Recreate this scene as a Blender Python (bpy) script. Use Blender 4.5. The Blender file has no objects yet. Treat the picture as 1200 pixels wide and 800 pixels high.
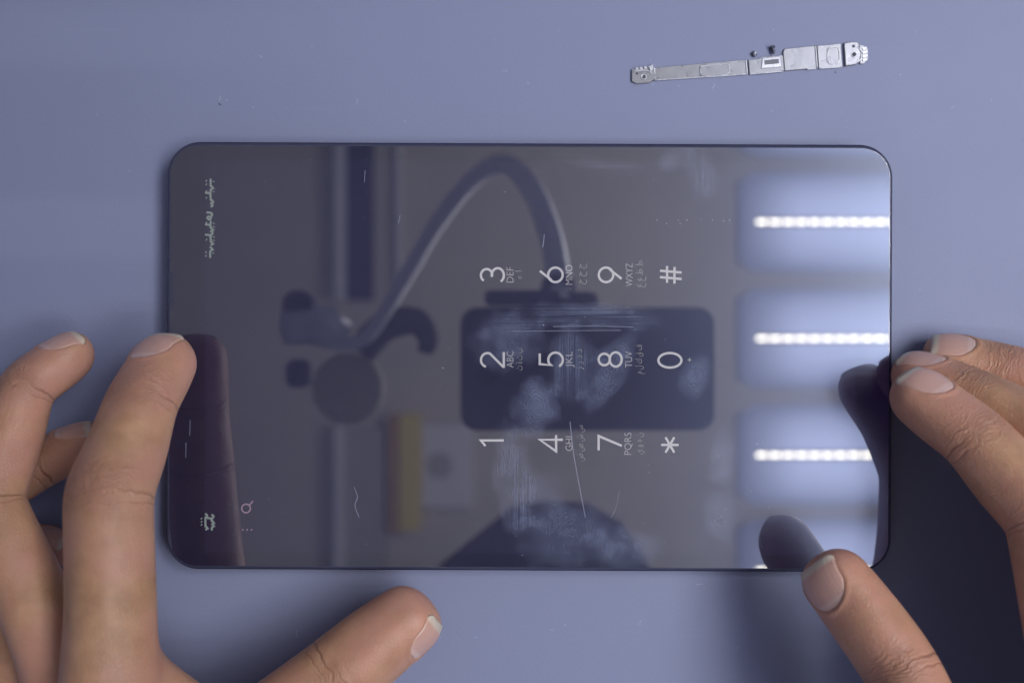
import bpy, bmesh, math, random
import numpy as np
from mathutils import Vector, Matrix

random.seed(7)
rng = np.random.default_rng(7)
scene = bpy.context.scene
C = scene.collection

# ------------------------------------------------------------------ camera
S0 = 212.5e-3 / 846.0          # metres per photo pixel on the glass plane
D = 0.300                      # camera height above the glass
ZG = 0.008                     # height of the glass above the work mat
cam_d = bpy.data.cameras.new('camera')
cam = bpy.data.objects.new('camera', cam_d)
C.objects.link(cam)
cam.location = (0, 0, ZG + D)
cam.rotation_euler = (0, 0, 0)
cam_d.sensor_width = 36.0
cam_d.lens = 18.0 / (600 * S0 / D)
cam_d.clip_start = 0.002
cam_d.clip_end = 50
cam_d.dof.use_dof = True
cam_d.dof.focus_distance = D - 0.004
cam_d.dof.aperture_fstop = cam_d.lens / 4.0
scene.camera = cam

# ------------------------------------------------------------------ world, exposure
world = bpy.data.worlds.new('World')
scene.world = world
world.use_nodes = True
bg = world.node_tree.nodes['Background']
bg.inputs[0].default_value = (0.62, 0.66, 1.0, 1)
bg.inputs[1].default_value = 0.28
scene.view_settings.view_transform = 'Standard'
scene.view_settings.look = 'None'
scene.view_settings.exposure = 0.0
scene.view_settings.gamma = 1.0
scene.view_settings.use_curve_mapping = False
scene.render.engine = 'CYCLES'
scene.cycles.max_bounces = 8
scene.cycles.diffuse_bounces = 4
scene.cycles.glossy_bounces = 4
scene.cycles.sample_clamp_indirect = 4.0
scene.cycles.use_denoising = True
LED_POWER = 21.0               # radiance of the small lamp chips
LENS_POWER = 3.0               # radiance of the milky lens round them
UP_POWER = 10.8                # radiance of the uplight added on top to brighten the ceiling

ROW_LIGHT = 22.0               # watts of the area lights added under the rows' outer stretch


def P(px, py, zp=0.0):
    """photo pixel + height above the glass (mm) -> point in the room"""
    k = S0 * (D - zp * 1e-3) / D
    return np.array([(px - 600) * k, (400 - py) * k, ZG + zp * 1e-3])


def M(px, py, zp):
    """pixel where a thing is seen mirrored in the glass, its height (m) above the glass"""
    k = S0 * (D + zp) / D
    return np.array([(px - 600) * k, (400 - py) * k, ZG + zp])


# ------------------------------------------------------------------ helpers
def tag(o, label=None, cat=None, group=None, kind=None):
    if label: o['label'] = label
    if cat: o['category'] = cat
    if group: o['group'] = group
    if kind: o['kind'] = kind
    return o


def empty(name, loc=(0, 0, 0)):
    o = bpy.data.objects.new(name, None)
    o.empty_display_size = 0.02
    o.location = loc
    C.objects.link(o)
    return o


def obj(name, mesh, mat, parent=None, smooth=False):
    o = bpy.data.objects.new(name, mesh)
    if mat is not None and len(mesh.materials) == 0:
        mesh.materials.append(mat)
    C.objects.link(o)
    if parent is not None:
        o.parent = parent
        o.matrix_parent_inverse = Matrix.Translation(-Vector(parent.location)) if parent.parent is None else Matrix()
    if smooth:
        mesh.polygons.foreach_set('use_smooth', [True] * len(mesh.polygons))
    return o


def mesh_from(v, f, name='m'):
    me = bpy.data.meshes.new(name)
    me.from_pydata([tuple(map(float, p)) for p in v], [], [tuple(int(i) for i in q) for q in f])
    me.update()
    return me


def fix_normals(me):
    bm = bmesh.new(); bm.from_mesh(me)
    bmesh.ops.recalc_face_normals(bm, faces=bm.faces)
    bm.to_mesh(me); bm.free()
    return me


def loft(rings, cap0=True, cap1=True, closed=True):
    n = len(rings[0]); v = []; f = []
    for r in rings: v += list(r)
    for i in range(len(rings) - 1):
        for j in range(n if closed else n - 1):
            k = (j + 1) % n
            f.append((i*n + j, i*n + k, (i+1)*n + k, (i+1)*n + j))
    if cap0: f.append(tuple(reversed(range(n))))
    if cap1: f.append(tuple(range((len(rings)-1)*n, len(rings)*n)))
    return fix_normals(mesh_from(v, f))


def rrect(w, h, r, z, cx=0.0, cy=0.0, seg=10, rot=0.0):
    pts = []
    for (sx, sy, a0) in ((1, 1, 0), (-1, 1, 90), (-1, -1, 180), (1, -1, 270)):
        for i in range(seg + 1):
            a = math.radians(a0 + 90 * i / seg)
            x = sx * (w/2 - r) + r * math.cos(a); y = sy * (h/2 - r) + r * math.sin(a)
            pts.append((cx + x*math.cos(rot) - y*math.sin(rot), cy + x*math.sin(rot) + y*math.cos(rot), z))
    return pts


def rslab(w, h, r, z0, z1, bev, cx=0, cy=0, rot=0, seg=8, both=True):
    """rounded slab with bevelled rims"""
    rings = []
    if both:
        rings += [rrect(w-2*bev, h-2*bev, max(r-bev, 1e-5), z0, cx, cy, seg, rot), rrect(w, h, r, z0+bev, cx, cy, seg, rot)]
    else:
        rings += [rrect(w, h, r, z0, cx, cy, seg, rot)]
    rings += [rrect(w, h, r, z1-bev, cx, cy, seg, rot), rrect(w-2*bev, h-2*bev, max(r-bev, 1e-5), z1, cx, cy, seg, rot)]
    return loft(rings)


def prism(pts, z0, z1, bev):
    """polygon (xy) to a plate with a bevelled top rim"""
    p = np.array(pts, float); n = len(p)
    if sum(p[i][0]*p[(i+1) % n][1] - p[(i+1) % n][0]*p[i][1] for i in range(n)) < 0: p = p[::-1]
    ins = []
    for i in range(n):
        e0 = p[i] - p[i-1]; e1 = p[(i+1) % n] - p[i]
        e0 /= np.linalg.norm(e0) + 1e-12; e1 /= np.linalg.norm(e1) + 1e-12
        n0 = np.array([-e0[1], e0[0]]); n1 = np.array([-e1[1], e1[0]])
        m = n0 + n1; m /= max(np.dot(m, n0), 0.35) if np.linalg.norm(m) > 1e-9 else 1
        ins.append(p[i] + m * bev)
    r = [[(x, y, z0) for x, y in p], [(x, y, z1-bev) for x, y in p], [(x, y, z1) for x, y in ins]]
    return loft(r)


def tube(path, rad, seg=14, cap=True):
    path = np.array(path, float); n = len(path)
    rad = np.broadcast_to(rad, (n,))
    T = np.gradient(path, axis=0); T /= np.linalg.norm(T, axis=1)[:, None] + 1e-12
    up = np.array([0, 0, 1.0]) if abs(T[0][2]) < 0.9 else np.array([1.0, 0, 0])
    rings = []
    for i in range(n):
        a = np.cross(T[i], up); a /= np.linalg.norm(a) + 1e-12
        up = np.cross(a, T[i])
        rings.append([path[i] + rad[i]*(math.cos(t)*a + math.sin(t)*up) for t in np.linspace(0, 2*math.pi, seg, endpoint=False)])
    return loft(rings, cap, cap)


def lathe(prof, c, axis='z', seg=28):
    rings = []
    for r, h in prof:
        ring = []
        for t in np.linspace(0, 2*math.pi, seg, endpoint=False):
            x, y = r*math.cos(t), r*math.sin(t)
            ring.append({'z': (c[0]+x, c[1]+y, c[2]+h), 'x': (c[0]+h, c[1]+x, c[2]+y), 'y': (c[0]+x, c[1]+h, c[2]+y)}[axis])
        rings.append(ring)
    return loft(rings)


def spline(pts, n):
    """Catmull-Rom through the points"""
    p = np.array(pts, float)
    p = np.vstack([2*p[0]-p[1], p, 2*p[-1]-p[-2]])
    out = []
    m = len(p) - 3
    for t in np.linspace(0, m, n):
        i = min(int(t), m-1); u = t - i
        a, b, c_, d = p[i], p[i+1], p[i+2], p[i+3]
        out.append(0.5*((2*b) + (c_-a)*u + (2*a-5*b+4*c_-d)*u*u + (3*b-a-3*c_+d)*u**3))
    return np.array(out)


# ------------------------------------------------------------------ materials
class NT:
    def __init__(self, name):
        self.m = bpy.data.materials.new(name); self.m.use_nodes = True
        self.t = self.m.node_tree
        self.b = self.t.nodes['Principled BSDF']
    def n(self, kind, **kw):
        x = self.t.nodes.new(kind)
        for k, v in kw.items():
            if k.startswith('i_'): x.inputs[int(k[2:])].default_value = v
            else: setattr(x, k, v)
        return x
    def l(self, a, b): self.t.links.new(a, b)
    def math(self, op, a, b=None, c=None, clamp=False):
        x = self.t.nodes.new('ShaderNodeMath'); x.operation = op; x.use_clamp = clamp
        for i, s in enumerate((a, b, c)):
            if s is None: continue
            if isinstance(s, (int, float)): x.inputs[i].default_value = s
            else: self.l(s, x.inputs[i])
        return x.outputs[0]
    def mix(self, fac, a, b):
        x = self.t.nodes.new('ShaderNodeMix'); x.data_type = 'RGBA'
        for s, i in ((fac, 0), (a, 6), (b, 7)):
            if isinstance(s, (int, float)): x.inputs[i].default_value = s
            elif isinstance(s, tuple): x.inputs[i].default_value = (*s, 1)
            else: self.l(s, x.inputs[i])
        return x.outputs[2]
    def set(self, **kw):
        for k, v in kw.items():
            inp = self.b.inputs[k.replace('_', ' ')]
            if hasattr(v, 'is_output'): self.l(v, inp)
            elif isinstance(v, tuple) and len(v) == 3: inp.default_value = (*v, 1)
            else: inp.default_value = v
    def bump(self, h, strength, dist, normal=None):
        x = self.t.nodes.new('ShaderNodeBump'); x.inputs['Strength'].default_value = strength; x.inputs['Distance'].default_value = dist
        self.l(h, x.inputs['Height'])
        if normal is not None: self.l(normal, x.inputs['Normal'])
        return x.outputs[0]


def simple(name, col, rough=0.5, metal=0.0, var=0.12, scale=60.0, emis=None, estr=0.0, ior=1.45, bump=0.0):
    t = NT(name)
    co = t.n('ShaderNodeTexCoord')
    nz = t.n('ShaderNodeTexNoise'); nz.inputs['Scale'].default_value = scale; nz.inputs['Detail'].default_value = 4
    t.l(co.outputs['Object'], nz.inputs['Vector'])
    c = t.mix(nz.outputs['Fac'], tuple(x*(1-var) for x in col), tuple(min(1, x*(1+var)) for x in col))
    t.set(Base_Color=c, Metallic=metal, IOR=ior)
    r = t.math('MULTIPLY_ADD', nz.outputs['Fac'], 0.14, rough-0.07, clamp=True)
    t.set(Roughness=r)
    if bump: t.set(Normal=t.bump(nz.outputs['Fac'], bump, 0.0005))
    if emis: t.set(Emission_Color=emis, Emission_Strength=estr)
    return t.m


def mat_mat():
    t = NT('blue_silicone_mat')
    co = t.n('ShaderNodeTexCoord')
    big = t.n('ShaderNodeTexNoise'); big.inputs['Scale'].default_value = 9; big.inputs['Detail'].default_value = 3
    fine = t.n('ShaderNodeTexNoise'); fine.inputs['Scale'].default_value = 900; fine.inputs['Detail'].default_value = 5
    blot = t.n('ShaderNodeTexNoise'); blot.inputs['Scale'].default_value = 45; blot.inputs['Detail'].default_value = 6
    for x in (big, fine, blot): t.l(co.outputs['Object'], x.inputs['Vector'])
    c = t.mix(big.outputs['Fac'], (0.222, 0.252, 0.378), (0.238, 0.263, 0.396))
    c = t.mix(t.math('MULTIPLY', blot.outputs['Fac'], 0.25), c, (0.250, 0.279, 0.405))
    mp = t.n('ShaderNodeMapping'); mp.inputs['Scale'].default_value = (14, 420, 1); mp.inputs['Rotation'].default_value = (0, 0, 0.6)
    t.l(co.outputs['Object'], mp.inputs['Vector'])
    sc = t.n('ShaderNodeTexNoise'); sc.inputs['Scale'].default_value = 1.0; sc.inputs['Detail'].default_value = 3; t.l(mp.outputs[0], sc.inputs['Vector'])
    scuff = t.math('MULTIPLY', t.math('SUBTRACT', sc.outputs['Fac'], 0.66), 6.0, clamp=True)
    c = t.mix(t.math('MULTIPLY', scuff, t.math('MULTIPLY', blot.outputs['Fac'], 0.5)), c, (0.31, 0.335, 0.46))
    t.set(Base_Color=c, Roughness=t.math('MULTIPLY_ADD', blot.outputs['Fac'], 0.2, 0.5), Specular_IOR_Level=0.35)
    t.set(Normal=t.bump(fine.outputs['Fac'], 0.25, 0.0002))
    return t.m


# smudges on the glass: px, py, rx, ry, tilt (deg), strength, kind
SMUDGES = [
    (700, 371, 72, 17, -3, 0.75, 'h'), (592, 398, 40, 36, 20, 0.55, 'b'), (628, 475, 27, 33, -10, 0.95, 'f'),
    (602, 560, 22, 66, 6, 0.75, 'v'), (668, 424, 26, 44, -8, 0.75, 'v'), (712, 436, 20, 48, -28, 0.75, 'f'),
    (816, 441, 17, 25, -25, 0.7, 'f'), (668, 628, 62, 36, 10, 0.55, 'f'), (730, 642, 52, 24, 0, 0.6, 'b'),
    (822, 205, 18, 34, 28, 0.5, 'v'), (790, 186, 26, 12, 30, 0.5, 'b'), (705, 192, 60, 9, -8, 0.35, 'h'),
    (848, 535, 18, 36, 0, 0.5, 'b'), (842, 604, 20, 30, 10, 0.5, 'f'),
    (610, 375, 30, 18, 0, 0.3, 'h'), (640, 590, 30, 40, 20, 0.4, 'b'),
]


def mat_glass(name, emis):
    t = NT(name)
    co = t.n('ShaderNodeTexCoord')
    geo = t.n('ShaderNodeNewGeometry')
    sep = t.n('ShaderNodeSeparateXYZ'); t.l(geo.outputs['Position'], sep.inputs[0])
    warp = t.n('ShaderNodeTexNoise'); warp.inputs['Scale'].default_value = 160; warp.inputs['Detail'].default_value = 4
    t.l(geo.outputs['Position'], warp.inputs['Vector'])
    wf = t.math('SUBTRACT', warp.outputs['Fac'], 0.5)
    patch = t.n('ShaderNodeTexNoise'); patch.inputs['Scale'].default_value = 420; patch.inputs['Detail'].default_value = 3
    t.l(geo.outputs['Position'], patch.inputs['Vector'])
    def streak(sx, sy):
        mp = t.n('ShaderNodeMapping'); mp.inputs['Scale'].default_value = (sx, sy, 1)
        t.l(geo.outputs['Position'], mp.inputs['Vector'])
        z = t.n('ShaderNodeTexNoise'); z.inputs['Scale'].default_value = 1; z.inputs['Detail'].default_value = 5
        t.l(mp.outputs[0], z.inputs['Vector'])
        return t.math('MULTIPLY', t.math('SUBTRACT', z.outputs['Fac'], 0.36), 3.4, clamp=True)
    hs, vs = streak(25, 1600), streak(1600, 25)
    total = None
    for (px, py, rx, ry, ang, st, kind) in SMUDGES:
        c = P(px, py)
        a = math.radians(ang)
        dx = t.math('SUBTRACT', sep.outputs[0], float(c[0])); dy = t.math('SUBTRACT', sep.outputs[1], float(c[1]))
        ca, sa = math.cos(a), math.sin(a)
        u = t.math('MULTIPLY', t.math('ADD', t.math('MULTIPLY', dx, ca), t.math('MULTIPLY', dy, sa)), 1/(1.15*rx*S0))
        v = t.math('MULTIPLY', t.math('SUBTRACT', t.math('MULTIPLY', dy, ca), t.math('MULTIPLY', dx, sa)), 1/(1.15*ry*S0))
        r2 = t.math('ADD', t.math('MULTIPLY', u, u), t.math('MULTIPLY', v, v))
        r2 = t.math('ADD', r2, t.math('MULTIPLY', wf, 2.0))
        m = t.math('MULTIPLY', t.math('SUBTRACT', 1.0, r2), 0.95, clamp=True)
        if kind == 'f':
            rr = t.math('SQRT', t.math('ADD', t.math('MULTIPLY', dx, dx), t.math('MULTIPLY', t.math('MULTIPLY', dy, dy), 0.45)))
            ph = t.math('ADD', t.math('MULTIPLY', rr, 2*math.pi/0.00075), t.math('MULTIPLY', wf, 44.0))
            w = t.math('MULTIPLY_ADD', t.math('SINE', ph), 0.12, 0.66)
            tex = t.math('MULTIPLY', w, t.math('MULTIPLY_ADD', patch.outputs['Fac'], 0.9, 0.65))
        elif kind == 'h': tex = hs
        elif kind == 'v': tex = t.math('MULTIPLY_ADD', vs, 0.75, 0.25)
        else: tex = t.math('MULTIPLY_ADD', patch.outputs['Fac'], 0.7, 0.40)
        m = t.math('MULTIPLY', t.math('MULTIPLY', m, tex), st)
        total = m if total is None else t.math('ADD', total, m)
    total = t.math('MINIMUM', total, 1.0)
    col = t.mix(total, (0.010, 0.010, 0.015), (0.140, 0.166, 0.235))
    t.set(Base_Color=col, Roughness=0.27, IOR=1.58, Specular_IOR_Level=0.85)
    t.set(Coat_Weight=1.0, Coat_IOR=2.2)
    t.set(Specular_Tint=(0.62, 0.73, 1.0))
    t.set(Coat_Roughness=t.math('MULTIPLY_ADD', total, 0.10, 0.012))
    if emis: t.set(Emission_Color=emis, Emission_Strength=1.0)
    return t.m


def mat_print(name, col, k):
    t = NT(name)
    t.set(Base_Color=(0.01, 0.01, 0.012), Roughness=0.4, Coat_Weight=1.0, Coat_IOR=1.86, Coat_Roughness=0.012,
          Emission_Color=col, Emission_Strength=k)
    return t.m


def mat_skin():
    t = NT('skin')
    geo = t.n('ShaderNodeNewGeometry')
    def attr(n):
        x = t.n('ShaderNodeAttribute'); x.attribute_name = n; return x.outputs['Fac']
    s, u, jd, wr, side, red, kn = (attr(n) for n in ('along', 'around', 'joint_dist', 'wrinkle', 'palmar', 'red', 'knuckle'))
    def noise(scale, detail=4, vec=None):
        x = t.n('ShaderNodeTexNoise'); x.inputs['Scale'].default_value = scale; x.inputs['Detail'].default_value = detail
        t.l(vec if vec is not None else geo.outputs['Position'], x.inputs['Vector']); return x.outputs['Fac']
    low = t.math('MULTIPLY', t.math('SUBTRACT', noise(55, 4), 0.38), 4.0, clamp=True)
    blot = t.math('MULTIPLY', t.math('SUBTRACT', noise(170, 6), 0.30), 2.4, clamp=True); fine = noise(1500, 3); mid = noise(420, 4)
    warp = t.math('SUBTRACT', noise(260, 3), 0.5)
    # wrinkles across the knuckles, in finger coordinates (mm)
    cmb = t.n('ShaderNodeCombineXYZ')
    t.l(t.math('MULTIPLY_ADD', s, 0.62, t.math('MULTIPLY', warp, 3.0)), cmb.inputs[0])
    t.l(t.math('MULTIPLY', u, 0.13), cmb.inputs[1])
    wn = noise(1.0, 4, cmb.outputs[0])
    ridge = t.math('MULTIPLY', t.math('ABSOLUTE', t.math('SUBTRACT', wn, 0.5)), 7.0, clamp=True)   # 0 in the groove
    groove = t.math('MULTIPLY', t.math('SUBTRACT', 1.0, ridge), wr)
    jl = t.math('ADD', jd, t.math('MULTIPLY', warp, 2.6))
    def line(off, w):
        x = t.math('MULTIPLY', t.math('SUBTRACT', jl, off), 1.0/w)
        return t.math('EXPONENT', t.math('MULTIPLY', t.math('MULTIPLY', x, x), -1.0))
    fl = t.math('MULTIPLY', t.math('ADD', line(0.0, 0.45), t.math('MULTIPLY', line(2.6, 0.3), 0.5)), side)
    vor = t.n('ShaderNodeTexVoronoi'); vor.feature = 'DISTANCE_TO_EDGE'; vor.inputs['Scale'].default_value = 900
    t.l(geo.outputs['Position'], vor.inputs['Vector'])
    h = t.math('MULTIPLY_ADD', groove, -1.0, t.math('MULTIPLY', fl, -1.1))
    h = t.math('ADD', h, t.math('MULTIPLY', fine, 0.10))
    h = t.math('ADD', h, t.math('MULTIPLY', mid, 0.22))
    h = t.math('ADD', h, t.math('MULTIPLY', t.math('MINIMUM', vor.outputs['Distance'], 0.15), 0.9))
    c = t.mix(blot, (0.385, 0.212, 0.112), (0.520, 0.305, 0.172))
    c = t.mix(t.math('MULTIPLY', low, 0.75), c, (0.530, 0.270, 0.195))
    c = t.mix(t.math('MULTIPLY', red, 0.60), c, (0.570, 0.290, 0.225))
    c = t.mix(t.math('MULTIPLY', kn, 0.35), c, (0.400, 0.190, 0.125))
    c = t.mix(t.math('MULTIPLY', t.math('ADD', groove, fl), 0.20, clamp=True), c, (0.22, 0.095, 0.062))
    t.set(Base_Color=c, Roughness=t.math('MULTIPLY_ADD', mid, 0.16, 0.36), Specular_IOR_Level=0.50)
    t.set(Subsurface_Weight=0.38, Subsurface_Scale=0.0028)
    t.b.inputs['Subsurface Radius'].default_value = (1.0, 0.38, 0.22)
    t.set(Normal=t.bump(h, 0.75, 0.00048))
    return t.m


def mat_nail():
    t = NT('fingernail')
    a = t.n('ShaderNodeAttribute'); a.attribute_name = 'nail_pos'
    geo = t.n('ShaderNodeNewGeometry')
    nz = t.n('ShaderNodeTexNoise'); nz.inputs['Scale'].default_value = 500; t.l(geo.outputs['Position'], nz.inputs['Vector'])
    f = t.math('ADD', a.outputs['Fac'], t.math('MULTIPLY', t.math('SUBTRACT', nz.outputs['Fac'], 0.5), 0.06))
    r = t.n('ShaderNodeValToRGB')
    e = r.color_ramp.elements
    e[0].position = 0.0; e[0].color = (0.62, 0.54, 0.42, 1)
    e[1].position = 1.0; e[1].color = (0.60, 0.40, 0.34, 1)
    for pos, col in ((0.12, (0.62, 0.52, 0.40, 1)), (0.19, (0.57, 0.345, 0.27, 1)), (0.6, (0.58, 0.355, 0.285, 1)), (0.80, (0.59, 0.37, 0.30, 1)), (0.88, (0.66, 0.47, 0.40, 1))):
        x = e.new(pos); x.color = col
    t.l(f, r.inputs[0])
    at2 = t.n('ShaderNodeAttribute'); at2.attribute_name = 'nail_side'
    mp = t.n('ShaderNodeCombineXYZ'); t.l(at2.outputs['Fac'], mp.inputs[0]); t.l(t.math('MULTIPLY', a.outputs['Fac'], 0.15), mp.inputs[1])
    rg = t.n('ShaderNodeTexNoise'); rg.inputs['Scale'].default_value = 9.0; rg.inputs['Detail'].default_value = 3; t.l(mp.outputs[0], rg.inputs['Vector'])
    t.set(Normal=t.bump(rg.outputs['Fac'], 0.5, 0.00025))
    t.set(Base_Color=r.outputs[0], Roughness=0.30, Subsurface_Weight=0.15, Subsurface_Scale=0.0015, Specular_IOR_Level=0.45)
    return t.m


def mat_lens():
    # glow painted brightest along the chip row, fading at the rim for soft edges
    t = NT('milky_lamp_lens')
    co = t.n('ShaderNodeTexCoord')
    sep = t.n('ShaderNodeSeparateXYZ'); t.l(co.outputs['Generated'], sep.inputs[0])
    y = t.math('MULTIPLY', t.math('SUBTRACT', sep.outputs[1], 0.5), 2.0)
    e = t.math('MULTIPLY', t.math('SUBTRACT', 1.0, t.math('POWER', t.math('ABSOLUTE', y), 2.4)), 0.86)
    x = t.math('MULTIPLY', sep.outputs[0], 9.0, clamp=True)
    e = t.math('MULTIPLY_ADD', t.math('MULTIPLY', e, t.math('SMOOTH_MIN', x, 1.0, 0.3)), LENS_POWER, 0.15*LENS_POWER)
    t.set(Base_Color=(0.8, 0.82, 0.9), Roughness=0.5, Emission_Color=(0.57, 0.65, 1.0), Emission_Strength=e)
    return t.m


MAT = {
    'mat': mat_mat(),
    'glass': mat_glass('bezel_glass', (0.0030, 0.0020, 0.0150)),  # unlit bezel given a faint blue glow of its own
    'screen': mat_glass('screen_glass', (0.0078, 0.0058, 0.0245)),  # glow tinted deep blue to lift the dark reflections
    'frame': simple('navy_tablet_frame', (0.018, 0.020, 0.060), 0.34, 0.5, scale=200),
    'rim': simple('polished_glass_edge', (0.045, 0.05, 0.09), 0.16, 0.0, scale=200, ior=1.6),
    'digit': mat_print('lit_digits', (0.92, 0.90, 1.0, 1), 0.48),
    'letters': mat_print('lit_letters', (0.92, 0.90, 1.0, 1), 0.34),
    'faint': mat_print('lit_small_letters', (0.92, 0.92, 1.0, 1), 0.20),
    'icon': mat_print('lit_icons', (1.0, 0.66, 0.92, 1), 0.24),
    'status': mat_print('lit_status', (0.85, 1.0, 1.0, 1), 0.20),
    'scratch': mat_print('scratch', (0.8, 0.85, 1.0, 1), 0.0),
    'steel': simple('pale_stamped_metal', (0.33, 0.34, 0.36), 0.29, 0.55, var=0.10, scale=350, bump=0.1),
    'steel_rim': simple('bright_pressed_rim', (0.66, 0.68, 0.72), 0.28, 0.4, var=0.06, scale=300),
    'dark_hole': simple('dark_hole', (0.05, 0.055, 0.08), 0.6),
    'slot_grey': simple('slot_shade', (0.16, 0.17, 0.20), 0.5),
    'screw': simple('dark_screw_steel', (0.10, 0.105, 0.14), 0.4, 0.7, scale=600),
    'ceiling': simple('ceiling_paint', (0.70, 0.655, 0.56), 0.8, scale=6),
    'led': simple('lamp_chip', (0.9, 0.9, 0.85), 0.5, emis=(1.0, 0.95, 0.84), estr=LED_POWER),
    'lens': mat_lens(),
    'uplens': simple('milky_lamp_top', (0.8, 0.82, 0.9), 0.5, emis=(0.93, 0.90, 0.92), estr=UP_POWER),
    'white_metal': simple('white_enamel', (0.75, 0.76, 0.78), 0.4),
    'navy': simple('navy_plastic', (0.025, 0.022, 0.11), 0.6),
    'black': simple('black_plastic', (0.018, 0.016, 0.055), 0.55),
    'phone': simple('phone_back', (0.020, 0.019, 0.055), 0.35),
    'silver': simple('silver_hose', (0.95, 0.95, 0.97), 0.46, 1.0, scale=120),
    'grey_metal': simple('grey_cast_metal', (0.95, 0.95, 0.97), 0.4, 0.9),
    'wood': simple('oiled_wood', (0.60, 0.34, 0.07), 0.5, var=0.3, scale=25),
    'wood_pale': simple('pale_wood_edge', (0.98, 0.76, 0.14), 0.5, var=0.1, scale=25),
    'olive': simple('olive_cover', (0.62, 0.60, 0.42), 0.6),
    'pale': simple('pale_cover', (0.92, 0.90, 0.92), 0.5),
    'beam': simple('grey_beam', (0.50, 0.50, 0.46), 0.6, scale=8),
    'dust': simple('dust', (0.75, 0.78, 0.85), 0.7),
    'crumb': simple('dark_crumb', (0.02, 0.02, 0.03), 0.7),
    'skin': mat_skin(),
    'nail': mat_nail(),
}

# ------------------------------------------------------------------ the setting
def box(name, x0, x1, y0, y1, z0, z1, mat, parent=None, bev=0.002):
    r = max(bev*1.5, 1e-4)
    return obj(name, rslab(x1-x0, y1-y0, r, z0, z1, bev, (x0+x1)/2, (y0+y1)/2, seg=3), mat, parent)


tag(obj('work_mat', rslab(1.5, 1.15, 0.02, -0.004, 0.0, 0.001, 0.0, 0.0), MAT['mat']),
    'smooth blue-grey silicone work mat under everything', kind='structure')
CZ = 2.90                                            # ceiling above the glass
g = 3.0
v = [(-g, -g, ZG+CZ), (g, -g, ZG+CZ), (g, g, ZG+CZ), (-g, g, ZG+CZ), (-g, -g, ZG+CZ+.02), (g, -g, ZG+CZ+.02), (g, g, ZG+CZ+.02), (-g, g, ZG+CZ+.02)]
ceil = obj('ceiling', mesh_from(v, [(0, 3, 2, 1), (4, 5, 6, 7), (0, 1, 5, 4), (1, 2, 6, 5), (2, 3, 7, 6), (3, 0, 4, 7)]), MAT['ceiling'])
tag(ceil, 'plain painted ceiling mirrored dimly in the dark screen', kind='structure')

# ------------------------------------------------------------------ tablet
ROT = math.radians(-0.25)
TC = P(620.3, 418.2)
tab = empty('tablet', (TC[0], TC[1], 0))
tag(tab, 'black tablet lying on the mat with a phone keypad lit on its screen', 'tablet')
TW, TH, TR = 214.4e-3, 126.3e-3, 9.8e-3
def tring(ins, z): return rrect(TW-2*ins, TH-2*ins, max(TR-ins, 1e-3), z, TC[0], TC[1], 14, ROT)
mm = 1e-3
body = loft([tring(2.2*mm, 0.0002), tring(0.7*mm, 0.9*mm), tring(0.1*mm, 2.4*mm), tring(0, 4*mm), tring(0, 6.1*mm), tring(0.15*mm, 6.8*mm), tring(0.55*mm, 7.2*mm), tring(1.0*mm, 7.25*mm)])
obj('body', body, MAT['frame'], tab, smooth=True)
rimm = loft([tring(0.62*mm, 7.2*mm), tring(0.62*mm, 7.62*mm), tring(0.8*mm, 7.86*mm), tring(1.1*mm, 7.97*mm), tring(1.45*mm, 7.985*mm)], cap1=False)
obj('glass_rim', rimm, MAT['rim'], tab, smooth=True)
gl = loft([tring(1.35*mm, 7.5*mm), tring(1.35*mm, 8.0*mm)])
glass = obj('cover_glass', gl, MAT['glass'], tab)
ax0, ax1, ay0, ay1 = 240.5, 1003, 189.5, 648.5
a0, a1 = P(ax0, ay1), P(ax1, ay0)
cxs, cys = (a0[0]+a1[0])/2, (a0[1]+a1[1])/2
disp = obj('screen', mesh_from(rrect(a1[0]-a0[0], a1[1]-a0[1], 0.4*mm, ZG+0.00003, cxs, cys, 3, ROT), [tuple(range(16))]), MAT['screen'], tab)
# side buttons, speaker slit and front camera on the narrow top edge
p = P(199, 372)
obj('speaker_slit', rslab(0.5*mm, 11*mm, 0.24*mm, ZG-0.0001, ZG+0.00006, 0.00002, P(201.5, 341)[0], P(0, 341)[1], seg=4), MAT['rim'], tab)
q = P(560, 667)
obj('side_button', rslab(21*mm, 1.0*mm, 0.45*mm, 3.0*mm, 5.0*mm, 0.2*mm, q[0]+30*mm, P(0, 667.3)[1], ROT), MAT['frame'], tab)
obj('side_button', rslab(10*mm, 1.0*mm, 0.45*mm, 3.0*mm, 5.0*mm, 0.2*mm, q[0]-2*mm, P(0, 667.2)[1], ROT), MAT['frame'], tab)

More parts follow.
